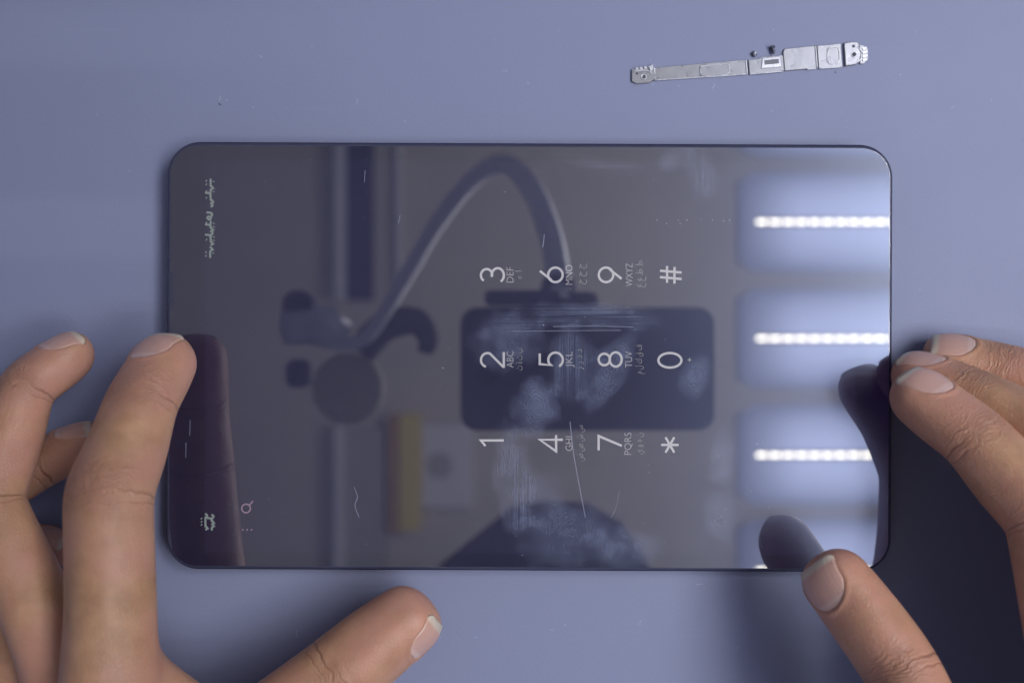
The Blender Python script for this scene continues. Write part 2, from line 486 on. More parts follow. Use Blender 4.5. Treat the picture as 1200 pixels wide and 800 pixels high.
# ---- print on the screen: stroke digits, reading upwards in the photo
ZT = ZG + 0.00007
def arc(cx, cy, rx, ry, a0, a1, n=18):
    return [(cx+rx*math.cos(math.radians(a)), cy+ry*math.sin(math.radians(a))) for a in np.linspace(a0, a1, n)]
STROKES = {   # x right, y up, height 0..1
    '1': [[(0.02, 0.80), (0.26, 1.0), (0.26, 0.0)]],
    '2': [arc(0.32, 0.70, 0.30, 0.29, 165, -20) + [(0.03, 0.03), (0.03, 0.0), (0.66, 0.0)]],
    '3': [arc(0.31, 0.745, 0.27, 0.25, 150, -75) + [(0.24, 0.52)], [(0.24, 0.52)] + arc(0.31, 0.265, 0.31, 0.265, 80, -150)],
    '4': [[(0.50, 0.0), (0.50, 1.0), (0.0, 0.29), (0.70, 0.29)]],
    '5': [[(0.58, 1.0), (0.12, 1.0), (0.07, 0.50)] + arc(0.30, 0.315, 0.32, 0.315, 125, -150)],
    '6': [[(0.50, 0.99), (0.10, 0.48)], arc(0.33, 0.315, 0.315, 0.315, 0, 360, 34)],
    '7': [[(0.0, 1.0), (0.62, 1.0), (0.20, 0.0)]],
    '8': [arc(0.32, 0.755, 0.25, 0.245, 0, 360, 30), arc(0.32, 0.26, 0.31, 0.26, 0, 360, 34)],
    '9': [[(0.16, 0.01), (0.56, 0.52)], arc(0.33, 0.685, 0.315, 0.315, 0, 360, 34)],
    '0': [arc(0.33, 0.5, 0.315, 0.50, 0, 360, 40)],
    '#': [[(0.22, 0.03), (0.30, 0.97)], [(0.50, 0.03), (0.58, 0.97)], [(0.02, 0.34), (0.74, 0.34)], [(0.06, 0.66), (0.78, 0.66)]],
    '*': [[(0.36, 0.12), (0.36, 0.88)], [(0.03, 0.31), (0.69, 0.69)], [(0.03, 0.69), (0.69, 0.31)]],
    '+': [[(0.5, 0.1), (0.5, 0.9)], [(0.1, 0.5), (0.9, 0.5)]],
}


def ribbon(strokes, w):
    v = []; f = []
    for s in strokes:
        s = np.array(s, float)
        closed = np.linalg.norm(s[0]-s[-1]) < 1e-6
        n = len(s); L = []; R = []
        for i in range(n):
            a = s[i-1] if i > 0 else (s[-2] if closed else s[i])
            b = s[i+1] if i < n-1 else (s[1] if closed else s[i])
            e0 = s[i]-a; e1 = b-s[i]
            l0, l1 = np.linalg.norm(e0), np.linalg.norm(e1)
            e0 = e0/l0 if l0 > 1e-9 else e1/l1
            e1 = e1/l1 if l1 > 1e-9 else e0
            nm = np.array([-e0[1]-e1[1], e0[0]+e1[0]]); nm /= np.linalg.norm(nm)+1e-9
            k = 1/max(np.dot(nm, np.array([-e0[1], e0[0]])), 0.45)
            L.append(s[i]+nm*w/2*k); R.append(s[i]-nm*w/2*k)
        b0 = len(v)
        for i in range(n): v += [L[i], R[i]]
        for i in range(n-1): f.append((b0+2*i, b0+2*i+1, b0+2*i+3, b0+2*i+2))
    return np.array(v), f


def put_strokes(name, strokes, w, px, py, h, mat, parent, zlift=0.0):
    """centre of the glyph at px, py; text x runs up the photo, text y to its left"""
    v, f = ribbon(strokes, w)
    allp = np.vstack([np.array(s, float) for s in strokes])
    c = np.array([(allp[:, 0].min()+allp[:, 0].max())/2, (allp[:, 1].min()+allp[:, 1].max())/2])
    o = P(px, py)
    k = h*S0
    vv = [(o[0]-(y-c[1])*k, o[1]+(x-c[0])*k, ZT+zlift) for x, y in v]
    me = mesh_from(vv, f)
    return obj(name, fix_up(me), mat, parent)


def fix_up(me):
    bm = bmesh.new(); bm.from_mesh(me)
    for fc in bm.faces:
        fc.normal_update()
        if fc.normal.z < 0: fc.normal_flip()
    bm.to_mesh(me); bm.free()
    return me


def put_text(name, text, px, py, h, mat, parent, thin=-0.012, length=None):
    cu = bpy.data.curves.new(name, 'FONT')
    cu.body = text; cu.size = 1.0; cu.offset = thin; cu.resolution_u = 3
    tmp = bpy.data.objects.new('tmp', cu); C.objects.link(tmp)
    dg = bpy.context.evaluated_depsgraph_get()
    me = bpy.data.meshes.new_from_object(tmp.evaluated_get(dg))
    C.objects.unlink(tmp); bpy.data.objects.remove(tmp)
    if len(me.vertices) == 0: return None
    co = np.array([vt.co[:] for vt in me.vertices])
    lo, hi = co.min(0), co.max(0)
    k = h*S0/0.72 if length is None else length*S0/(hi[0]-lo[0])
    kx = k
    ky = h*S0/0.72
    c = (lo+hi)/2
    o = P(px, py)
    for vt in me.vertices:
        x, y = vt.co[0]-c[0], vt.co[1]-(0.36 if h < 10.5 else c[1])
        vt.co = (o[0]-y*ky, o[1]+x*kx, ZT)
    me.materials.clear()
    return obj(name, fix_up(me), mat, parent)


KEYS = [('1', 577, 519), ('2', 577, 421), ('3', 577, 322), ('4', 646, 519), ('5', 646, 421), ('6', 646, 322),
        ('7', 715, 519), ('8', 715, 421), ('9', 715, 322), ('*', 785, 521), ('0', 785, 422), ('#', 786, 322)]
for ch, px, py in KEYS:
    put_strokes('keypad_digit', STROKES[ch], 0.100, px, py, 27, MAT['digit'], disp)
for tx, px, py, L in (('ABC', 597.5, 421, 19), ('DEF', 597.5, 322, 18), ('GHI', 666.5, 519.5, 17), ('JKL', 666.5, 421, 18), ('MNO', 666.5, 322, 23),
                      ('PQRS', 735.5, 519.5, 26), ('TUV', 736.5, 421, 19), ('WXYZ', 737, 322, 27)):
    put_text('keypad_letters', tx, px, py, 8.6, MAT['letters'], disp, length=L)
for tx, px, py, L in (('ث ة ت ب', 608, 421, 26), ('ء ا', 607.5, 322, 10), ('ض ص ش س', 679, 519, 42), ('ز ر ذ د', 678, 421, 24), ('خ ح ج', 679.5, 321, 24),
                      ('ي و ه ن', 748, 519.5, 25), ('م ل ك ق ف', 748, 421, 34), ('غ ع ظ ط', 749, 321, 31)):
    put_text('keypad_small_letters', tx, px, py, 8.0, MAT['faint'], disp, length=L, thin=-0.005)
put_strokes('keypad_plus', STROKES['+'], 0.16, 808, 421.5, 6, MAT['letters'], disp)
# search sign and the three menu dots
mag = [arc(0, 0, 0.36, 0.36, 0, 360, 36), [(0.27, -0.27), (0.62, -0.58)]]
put_strokes('search_icon', mag, 0.11, 290, 593.5, 14, MAT['icon'], disp)
for k in range(3):
    put_strokes('menu_dot', [[(0, 0.5), (0.001, 0.5)], arc(0.5, 0.5, 0.25, 0.25, 0, 360, 14)], 0.5, 284.5+k*5.2, 620.5, 1.9, MAT['icon'], disp)


def squiggle(seed, n, w):
    r = random.Random(seed); out = []; x = 0.0
    while x < w:
        k = r.choice((0, 1, 2, 3))
        if k == 0: out.append([(x, 0.2), (x+.18, 0.1), (x+.36, 0.25), (x+.42, 0.75)])
        elif k == 1: out.append(arc(x+.2, 0.25, 0.22, 0.35, 200, 350, 9))
        elif k == 2: out.append(arc(x+.18, 0.45, 0.17, 0.20, 0, 360, 12) + [(x+.36, 0.1)])
        else: out.append([(x, 0.12), (x+.45, 0.12)]); out.append([(x+.18, 0.55), (x+.26, 0.65)])
        if r.random() < .5: out.append([(x+.1, -0.2), (x+.2, -0.24)])
        x += .38
    return out
for (seed, w, py) in ((3, 3.0, 226), (5, .5, 253), (8, 2.3, 273), (11, 1.0, 296)):
    put_strokes('status_word', squiggle(seed, 0, w), 0.23, 245.5, py, 10.5, MAT['status'], disp)
put_strokes('status_word', squiggle(21, 0, 1.9), 0.25, 240, 611, 9.5, MAT['status'], disp)
put_strokes('status_word', squiggle(24, 0, 1.7), 0.25, 247, 612, 9.5, MAT['status'], disp)

# hair-line scratches in the glass
def line_px(name, pts, w, mat):
    pts = spline([P(*p) for p in pts], 16)[:, :2]
    v, f = ribbon([pts.tolist()], w)
    return obj(name, fix_up(mesh_from([(x, y, ZT+0.00002) for x, y in v], f)), mat, glass)
MAT['scratch'].node_tree.nodes['Principled BSDF'].inputs['Base Color'].default_value = (0.22, 0.24, 0.32, 1)
for pts, w in (([(668, 494), (672, 530), (680, 575), (686, 606)], 0.22), ([(600, 388), (660, 387.5), (728, 387)], 0.14), ([(648, 382.5), (700, 382), (742, 383)], 0.16),
               ([(415, 570), (419, 582), (416, 592), (421, 606)], 0.2), ([(428, 200), (427, 214)], 0.16), ([(469, 252), (467, 262)], 0.2),
               ([(223, 492), (222.5, 510)], 0.15), ([(218, 518), (218, 536)], 0.15), ([(726, 575), (722, 594), (716, 606)], 0.12), ([(638, 275), (636, 290)], 0.25)):
    line_px('scratch', pts, w*mm, MAT['scratch'])

# ------------------------------------------------------------------ dust on glass and mat
def specks(name, pts, mat, label):
    v = []; f = []
    for (x, y, z, r) in pts:
        b = len(v); a = random.random()*6
        e = random.uniform(0.5, 1.0)
        for k in range(6):
            t = a + k*math.pi/3
            v.append((x+r*math.cos(t)*e, y+r*math.sin(t), z))
        v.append((x, y, z+r*0.7))
        for k in range(6): f.append((b+k, b+(k+1) % 6, b+6))
    o = obj(name, mesh_from(v, f), mat)
    return tag(o, label, 'dust', kind='stuff')
pts = []
for _ in range(150):
    q = P(random.uniform(215, 1030), random.uniform(185, 655)); pts.append((q[0], q[1], ZG+0.00006, random.uniform(.04, .10)*mm))
for px, py in ((592, 225), (519, 431), (637, 381), (880, 575), (887, 520), (985, 498), (905, 255), (770, 258), (781, 262), (795, 258), (797, 262), (805, 258), (822, 257), (835, 258), (848, 259), (855, 258)):
    q = P(px, py); pts.append((q[0], q[1], ZG+0.00006, .16*mm))
specks('glass_dust', pts, MAT['dust'], 'tiny pale dust specks scattered over the tablet glass')
pts = []
for _ in range(90):
    q = P(random.uniform(5, 1195), random.uniform(5, 795), -8)
    pts.append((q[0], q[1], 0.00003, random.uniform(.05, .12)*mm))
specks('mat_dust', pts, MAT['dust'], 'tiny pale lint specks scattered over the blue mat')
fv = []; ff = []
for _ in range(26):
    q = P(random.uniform(10, 1190), random.choice((random.uniform(10, 160), random.uniform(680, 790))), -8)
    a = random.random()*6.28; L = random.uniform(.5, 2.2)*mm; bend = random.uniform(-.5, .5)*L
    pts_ = [(q[0]+math.cos(a)*L*t - math.sin(a)*bend*(t-t*t)*2, q[1]+math.sin(a)*L*t + math.cos(a)*bend*(t-t*t)*2) for t in np.linspace(0, 1, 7)]
    v_, f_ = ribbon([pts_], 0.05*mm)
    b0 = len(fv); fv += [(x, y, 0.00006) for x, y in v_]; ff += [tuple(b0+i for i in q4) for q4 in f_]
tag(obj('lint_fibres', fix_up(mesh_from(fv, ff)), MAT['dust']), 'short pale lint fibres lying on the blue mat', 'lint', kind='stuff')
q = P(257, 122, -8)
specks('crumb', [(q[0], q[1], 0.00002, .32*mm), (q[0]+.5*mm, q[1]-.3*mm, 0.00002, .2*mm), (P(979, 85, -8)[0], P(979, 85, -8)[1], 0.00002, .25*mm)], MAT['crumb'], 'minute dark crumbs on the mat above the tablet')['kind'] = 'stuff'

# ------------------------------------------------------------------ stamped metal bracket and screws
def Q(px, py): return tuple(P(px, py, -8)[:2])
br = empty('metal_bracket', (*Q(880, 76), 0))
tag(br, 'long narrow silver metal bracket with stepped plates lying above the tablet', 'bracket')
def plate(name, pts, z0, z1, mat='steel', bev=0.12):
    return obj(name, prism([Q(*p) for p in pts], z0*mm, z1*mm, bev*mm), MAT[mat], br)
def rimline(name, pts, w, z, mat='steel_rim', closed=False, rad=None):
    pp = [np.array([*Q(*p), z*mm]) for p in pts]
    if closed: pp.append(pp[0])
    path = spline(pp, len(pp)*5) if not closed else np.array([pp[i]*(1-t)+pp[i+1]*t for i in range(len(pp)-1) for t in (0, .34, .67)] + [pp[0]])
    return obj(name, tube(path, w*mm, 6), MAT[mat], br, smooth=True)
def ring(name, px, py, r, t, z, mat='steel_rim'):
    c = Q(px, py)
    a = [np.array([c[0]+r*mm*math.cos(k), c[1]+r*mm*math.sin(k), z*mm]) for k in np.linspace(0, 2*math.pi, 25)]
    return obj(name, tube(a, t*mm, 6, cap=False), MAT[mat], br, smooth=True)
def hole_disc(px, py, r, z):
    c = Q(px, py)
    return obj('hole', lathe([(r*mm, 0), (r*mm, 0.05*mm)], (c[0], c[1], z*mm), seg=16), MAT['dark_hole'], br)  # solid dark disc that paints the darkness of an opening
plate('end_lug', [(740, 82), (764, 78.5), (768, 90), (765, 95), (760, 98), (745, 99), (740, 96)], 0.1, 0.8)
rimline('pressed_rim', [(742, 85), (751, 83.5), (759, 84), (764, 88)], 0.28, 0.85)
for k in range(4): plate('tooth', [(744+5*k, 80.5-k*.6), (747+5*k, 80-k*.6), (748+5*k, 83-k*.6), (744.5+5*k, 83.6-k*.6)], 0.7, 1.15, 'steel_rim', 0.08)
plate('tooth', [(760, 80), (764.5, 76.5), (765, 83), (761, 85)], 0.5, 1.4, 'steel_rim', 0.08)
ring('hole_rim', 754, 91, 0.75, 0.2, 0.85); hole_disc(754.5, 91.5, 0.55, 0.8); hole_disc(746, 87, 0.35, 0.8)
plate('narrow_strip', [(766.5, 80), (874.5, 70.5), (876, 87), (820, 91.5), (767, 94.5)], 0.1, 0.55)
rimline('pressed_rim', [(766, 94.6), (800, 92.4), (846, 89.6), (876, 87.2)], 0.22, 0.5)
rimline('pressed_rim', [(766.3, 80.5), (766.8, 87), (767, 94)], 0.22, 0.55)
plate('raised_pad', [(820, 80), (824, 78), (850, 75.6), (854, 77.5), (854.5, 85.5), (851, 88), (824, 90), (820.5, 88)], 0.5, 0.85, 'steel', 0.2)
rimline('pressed_rim', [(820, 80), (824, 78), (850, 75.6), (854, 77.5), (854.5, 85.5), (851, 88), (824, 90), (820.5, 88)], 0.16, 0.78, closed=True)
rimline('pressed_rim', [(873.5, 71), (874.2, 79), (875, 87)], 0.25, 0.6)
plate('slotted_plate', [(876.5, 71), (889, 69.6), (892, 67.6), (917, 65.4), (918.5, 84), (884, 87.5), (878, 88)], 0.1, 0.65)
plate('slot_frame', [(892.5, 69.5), (913, 67.2), (915.5, 78.8), (912, 80.2), (891, 81.6)], 0.6, 0.95, 'steel_rim', 0.2)
plate('slot', [(894.5, 71.8), (911.5, 70), (912, 75.5), (895, 77.2)], 0.9, 0.99, 'slot_grey', 0.03)  # flat grey plate, the opening's darkness put into its colour
rimline('pressed_rim', [(878, 88), (886, 87), (917, 84.4)], 0.2, 0.6)
plate('wide_plate', [(917, 62), (919, 58.2), (953.8, 54.6), (955.8, 80.6), (919, 84)], 0.12, 0.75)
rimline('pressed_rim', [(945, 82), (955.5, 81)], 0.25, 0.6)
rimline('pressed_rim', [(954.6, 54.8), (955.8, 68), (956.6, 81)], 0.25, 0.78)
plate('inset_plate', [(957, 54.4), (984.6, 52), (986.4, 78.8), (958.8, 80.8)], 0.1, 0.65)
rimline('pressed_rim', [(969, 58), (974, 56), (980, 56), (982.5, 60), (983, 71), (980, 75), (972, 76), (968.6, 73)], 0.2, 0.68, closed=True)
rimline('pressed_rim', [(959, 81), (986, 79)], 0.22, 0.55)
plate('end_lug', [(988, 51.6), (999, 50), (1005, 51), (1006, 58), (1008, 64), (1006, 74), (1001, 77), (989.6, 78.4)], 0.1, 0.95, bev=0.2)
plate('toothed_edge', [(1006, 53), (1012, 54.5), (1016.5, 58), (1016.5, 70), (1012, 75.5), (1007, 76), (1008.6, 64)], 0.05, 0.55)
for k in range(4): plate('tooth', [(1009.5, 57.5+4.4*k), (1014+1.2*math.sin(k), 55.5+4.6*k), (1015.5+.9*math.sin(k), 58+4.6*k), (1010.5, 60.2+4.4*k)], 0.45, 0.8, 'steel_rim', 0.1)
hole_disc(999.5, 65, 0.62, 0.95); ring('hole_rim', 999.5, 65, 0.75, 0.15, 0.97); hole_disc(999, 55.5, 0.45, 0.95)
rimline('pressed_rim', [(1004, 56), (1008, 62), (1007.5, 70), (1003, 74.5)], 0.25, 0.95)

sc = Q(883.5, 64)
s1 = empty('screw', (*sc, 0)); tag(s1, 'tiny dark screw standing on its head by the bracket slot', 'screw', 'loose screws beside the bracket')
obj('head', lathe([(.55*mm, 0), (.85*mm, .1*mm), (.85*mm, .5*mm), (.5*mm, .6*mm)], (*sc, 0.00002)), MAT['screw'], s1, smooth=True)
obj('shaft', lathe([(.42*mm, 0), (.46*mm, .2*mm), (.4*mm, .4*mm), (.46*mm, .6*mm), (.4*mm, .8*mm), (.46*mm, 1.0*mm), (.2*mm, 1.3*mm)], (*sc, 0.55*mm), seg=14), MAT['steel_rim'], s1)
sc2 = Q(904, 59)
s2 = empty('screw', (*sc2, 0)); tag(s2, 'tiny dark screw lying on its side, right of the other screw', 'screw', 'loose screws beside the bracket')
hd = lathe([(.5*mm, 0), (.9*mm, .1*mm), (.9*mm, .55*mm), (.45*mm, .7*mm)], (0, 0, 0)); sh = lathe([(.42*mm, 0), (.5*mm, .2*mm), (.42*mm, .4*mm), (.5*mm, .6*mm), (.42*mm, .8*mm), (.5*mm, 1.0*mm), (.42*mm, 1.2*mm), (.5*mm, 1.4*mm), (.2*mm, 2.0*mm)], (0, 0, .6*mm), seg=14)
Rm = Matrix.Translation((sc2[0]-.1*mm, sc2[1]+.9*mm, .88*mm)) @ Matrix.Rotation(math.radians(15), 4, 'Z') @ Matrix.Rotation(math.radians(82), 4, 'X')
for nm_, me in (('head', hd), ('shaft', sh)):
    me.transform(Rm); obj(nm_, me, MAT['screw'], s2, smooth=(nm_ == 'head'))

# ------------------------------------------------------------------ overhead: lamps showing in the glass, with unseen rows and lights added
LZ = 1.3                                              # lamp height above the glass
row_px = [-11, 124, 260, 396.5, 533, 668, 803]  # first two rows added unseen, to widen the light on the hands
chip = None
names = ['farthest row past the upper edge', 'nearest row past the upper edge', 'topmost row showing', 'second row showing', 'third row showing', 'lowest row showing', 'row past the lower edge']
kz = S0*(D+LZ)/D
LS = (D+LZ)/1.3                                        # size of the lamps, first measured at 1 m
LEN = 0.70*LS
for i, py in enumerate(row_px):
    x0 = (866-600)*kz; yc = (400-py)*kz; x1 = x0 + LEN; z = ZG + LZ
    lf = empty('strip_lamp', ((x0+x1)/2, yc, z+0.03))
    tag(lf, 'white strip lamp mirrored at right of the screen, ' + names[i], 'lamp', 'strip lamps over the bench')
    box('housing', x0, x1, yc-0.055*LS, yc+0.055*LS, z+0.012, z+0.028, MAT['white_metal'], lf, 0.004)
    obj('lens', rslab(x1-x0-0.004, 0.128*LS, 0.03, z+0.003, z+0.0118, 0.003, (x0+x1)/2, yc), MAT['lens'], lf)
    obj('top_lens', rslab(x1-x0-0.06, 0.08*LS, 0.02, z+0.0285, z+0.036, 0.003, (x0+x1)/2, yc), MAT['uplens'], lf)  # glowing top added to brighten the ceiling seen in the glass
    xs = (890-600)*kz
    box('chip_strip', xs-0.006, x1-0.01, yc-0.006*LS, yc+0.006*LS, z+0.0012, z+0.0028, MAT['white_metal'], lf, 0.0004)
    if chip is None:
        chip = rslab(0.0125*LS, 0.0038*LS, 0.001, -0.0009, 0.0, 0.0003, seg=1)
        chip.materials.append(MAT['led'])
    ld = bpy.data.lights.new('strip_lamp_light', 'AREA')        # area light added past the mirrored stretch, to light the bench
    ld.shape = 'RECTANGLE'; ld.size = x1-0.03-0.63; ld.size_y = 0.011; ld.energy = ROW_LIGHT/len(row_px); ld.color = (1.0, 0.97, 0.95)
    lo_ = bpy.data.objects.new('strip_lamp_light', ld); C.objects.link(lo_); lo_.location = ((x1-0.03+0.63)/2, yc, z-0.0004)
    x = xs + 0.004
    while x < x1-0.02:
        o = bpy.data.objects.new('lamp_chip', chip); C.objects.link(o); o.parent = lf
        o.matrix_parent_inverse = Matrix.Translation(-Vector(lf.location)); o.location = (x, yc, z+0.0011)
        x += 0.0168*LS

# the phone that takes the picture, its lens at the camera
PH = empty('phone', (*M(689, 432.5, D)[:2], ZG+D+0.002))
tag(PH, 'dark phone held flat overhead, mirrored in the middle of the screen', 'phone')
c = M(689, 432.5, D)
pz = ZG + D + 0.0025
obj('body', rslab(150.5*mm, 73*mm, 10*mm, pz, pz+8*mm, 1.5*mm, c[0], c[1]), MAT['phone'], PH)
obj('lens_ring', lathe([(9.2*mm, 0), (9.2*mm, -1.6*mm), (8.6*mm, -2.0*mm), (7.0*mm, -2.0*mm), (6.8*mm, -0.2*mm), (6.0*mm, 0.0)], (0, 0, pz)), MAT['grey_metal'], PH)
obj('lens_ring', lathe([(9.2*mm, 0), (9.2*mm, -1.6*mm), (8.6*mm, -2.0*mm), (7.0*mm, -2.0*mm), (6.8*mm, -0.2*mm), (6.0*mm, 0.0)], (-14*mm, -19*mm, pz)), MAT['black'], PH)
obj('flash', lathe([(3*mm, 0), (3*mm, -.5*mm), (2.4*mm, -.6*mm)], (-16*mm, 4*mm, pz)), MAT['pale'], PH)

# bendy holder for the phone
ST = empty('gooseneck_holder', tuple(M(345, 390, .43)))
tag(ST, 'silver bendy gooseneck phone holder curving overhead, mirrored across the upper screen', 'phone holder')
pathpx = [(656, 356, .305), (654, 325, .325), (645, 275, .35), (625, 225, .37), (594, 193, .39), (558, 207, .40), (515, 258, .41), (478, 320, .42), (448, 370, .425), (425, 398, .43), (390, 402, .43), (352, 392, .43)]
path = spline([M(*q) for q in pathpx], 260)
s = np.arange(260)
rad = np.interp(s, [0, 70, 120, 200, 259], [7.8, 7.4, 6.2, 5.0, 4.6])*mm*(1+0.05*np.sin(s*1.9))
obj('hose', tube(path, rad, 16), MAT['silver'], ST, smooth=True)
c1 = M(655, 362, .31)
obj('clamp', rslab(46*mm, 24*mm, 5*mm, c1[2]-8*mm, c1[2]+16*mm, 2*mm, c1[0], c1[1]-2*mm), MAT['black'], ST)
obj('clamp_jaw', rslab(44*mm, 9*mm, 3*mm, pz-5*mm, pz+14*mm, 1.5*mm, M(612, 366, .3)[0], c[1]+42*mm), MAT['navy'], ST)
obj('collar', tube([M(656, 362, .31), M(655, 335, .322)], 11*mm, 18), MAT['black'], ST)
j = M(352, 390, .43)
obj('joint', tube([j+np.array([-.012, .004, 0]), j+np.array([.022, .006, 0]), j+np.array([.034, -.002, 0])], np.array([13, 14, 8])*mm, 16), MAT['grey_metal'], ST, smooth=True)
k1 = M(350, 358, .43)
obj('knob', lathe([(9*mm, -6*mm), (11*mm, -4*mm), (11*mm, 8*mm), (8*mm, 11*mm)], tuple(k1)), MAT['navy'], ST)
k2 = M(350, 437, .43)
obj('knob', lathe([(5*mm, 10*mm), (9*mm, 6*mm), (9*mm, -6*mm), (6*mm, -10*mm)], tuple(k2), axis='y'), MAT['navy'], ST)
k3 = M(470, 392, .46)
obj('cable_loop', tube(spline([k3+np.array([-.030, -.012, 0]), k3+np.array([-.012, .006, 0]), k3+np.array([.010, .010, 0]), k3+np.array([.020, -.002, 0]), k3+np.array([.018, -.014, 0])], 30), np.interp(np.arange(30), [0, 12, 29], [12, 11, 6])*mm, 14), MAT['black'], ST, smooth=True)
bs = M(407, 455, .47)
obj('round_base', lathe([(22*mm, 16*mm), (27*mm, 12*mm), (27*mm, 0), (24*mm, -3*mm), (8*mm, -4*mm)], tuple(bs), seg=40), MAT['olive'], ST, smooth=False)

# things fixed under the ceiling, seen dimly in the left half of the glass
def ceilbox(name, px0, px1, py0, py1, depth, mat, label, cat, hang=0.0):
    zp = CZ - depth
    a_, b_ = M(px0, py1, zp), M(px1, py0, zp)
    o = box(name, a_[0], b_[0], a_[1], b_[1], ZG+zp, ZG+CZ-0.0005, MAT[mat], None, 0.004)
    return tag(o, label, cat)
ceilbox('ceiling_batten', 391, 403, -80, 352, .08, 'pale', 'pale thin batten on the ceiling, mirrored above the holder joint', 'batten')
ceilbox('ceiling_batten', 390.5, 402, 500, 900, .08, 'pale', 'pale thin batten on the ceiling, mirrored below the round base', 'batten')
ceilbox('cable_trunking', 404, 437, -80, 352, .03, 'navy', 'navy cable trunking on the ceiling, mirrored beside the pale batten', 'trunking')
ceilbox('ceiling_beam', 404, 452, 500, 900, .03, 'beam', 'grey-green flat beam on the ceiling, mirrored left of the wooden block', 'beam')
ceilbox('ceiling_batten', 463, 470, -80, 335, .04, 'pale', 'faint narrow batten on the ceiling, mirrored right of the navy trunking', 'batten')
wb = empty('wooden_block', tuple(M(472, 555, CZ-.06)))
tag(wb, 'brown and yellow wooden block overhead, mirrored low in the screen', 'wooden block')
a_, b_ = M(455, 625, CZ-.06), M(467, 487, CZ-.06)
box('dark_side', a_[0], b_[0], a_[1], b_[1], ZG+CZ-.06, ZG+CZ-.001, MAT['wood'], wb, .003)
a_, b_ = M(467.3, 622, CZ-.075), M(491, 486, CZ-.075)
box('pale_side', a_[0], b_[0], a_[1], b_[1], ZG+CZ-.075, ZG+CZ-.001, MAT['wood_pale'], wb, .003)
sk = empty('ceiling_box', tuple(M(522, 547, CZ-.05)))
tag(sk, 'pale square box with a round hatch overhead, mirrored right of the wooden block', 'box')
a_, b_ = M(491, 597, CZ-.05), M(554, 496, CZ-.05)
box('case', a_[0], b_[0], a_[1], b_[1], ZG+CZ-.05, ZG+CZ-.001, MAT['pale'], sk, .012)
q = M(515, 545, CZ-.052)
obj('hatch', lathe([(.040, .001), (.040, -.004), (.034, -.006)], (q[0], q[1], ZG+CZ-.05), seg=32), MAT['beam'], sk)

# made-up dark form, stand-in for the operator's head over the near side
hd = empty('lamp_hood', tuple(M(640, 640, .5)))
tag(hd, 'dark navy sloping hood overhead, mirrored at the lower edge of the screen', 'lamp hood')
hp = [(515, 662), (560, 626), (600, 594), (640, 588), (690, 590), (730, 612), (758, 655), (790, 760), (470, 760)]
rings = []
for f_, dz in ((1.0, 0.0), (0.97, .02), (.85, .06), (.55, .10)):
    rings.append([tuple(M(640+(x-640)*f_, 690+(y-690)*f_, .5) + np.array([0, 0, dz])) for x, y in hp])
obj('shade', loft(rings), MAT['navy'], hd)
rr = []
for f_, dz in ((1.0, -.0005), (.97, -.004), (.9, -.004)):
    rr.append([tuple(M(640+(x-640)*f_, 690+(y-690)*f_, .5) + np.array([0, 0, dz])) for x, y in hp])
obj('trim', loft(rr), MAT['black'], hd)


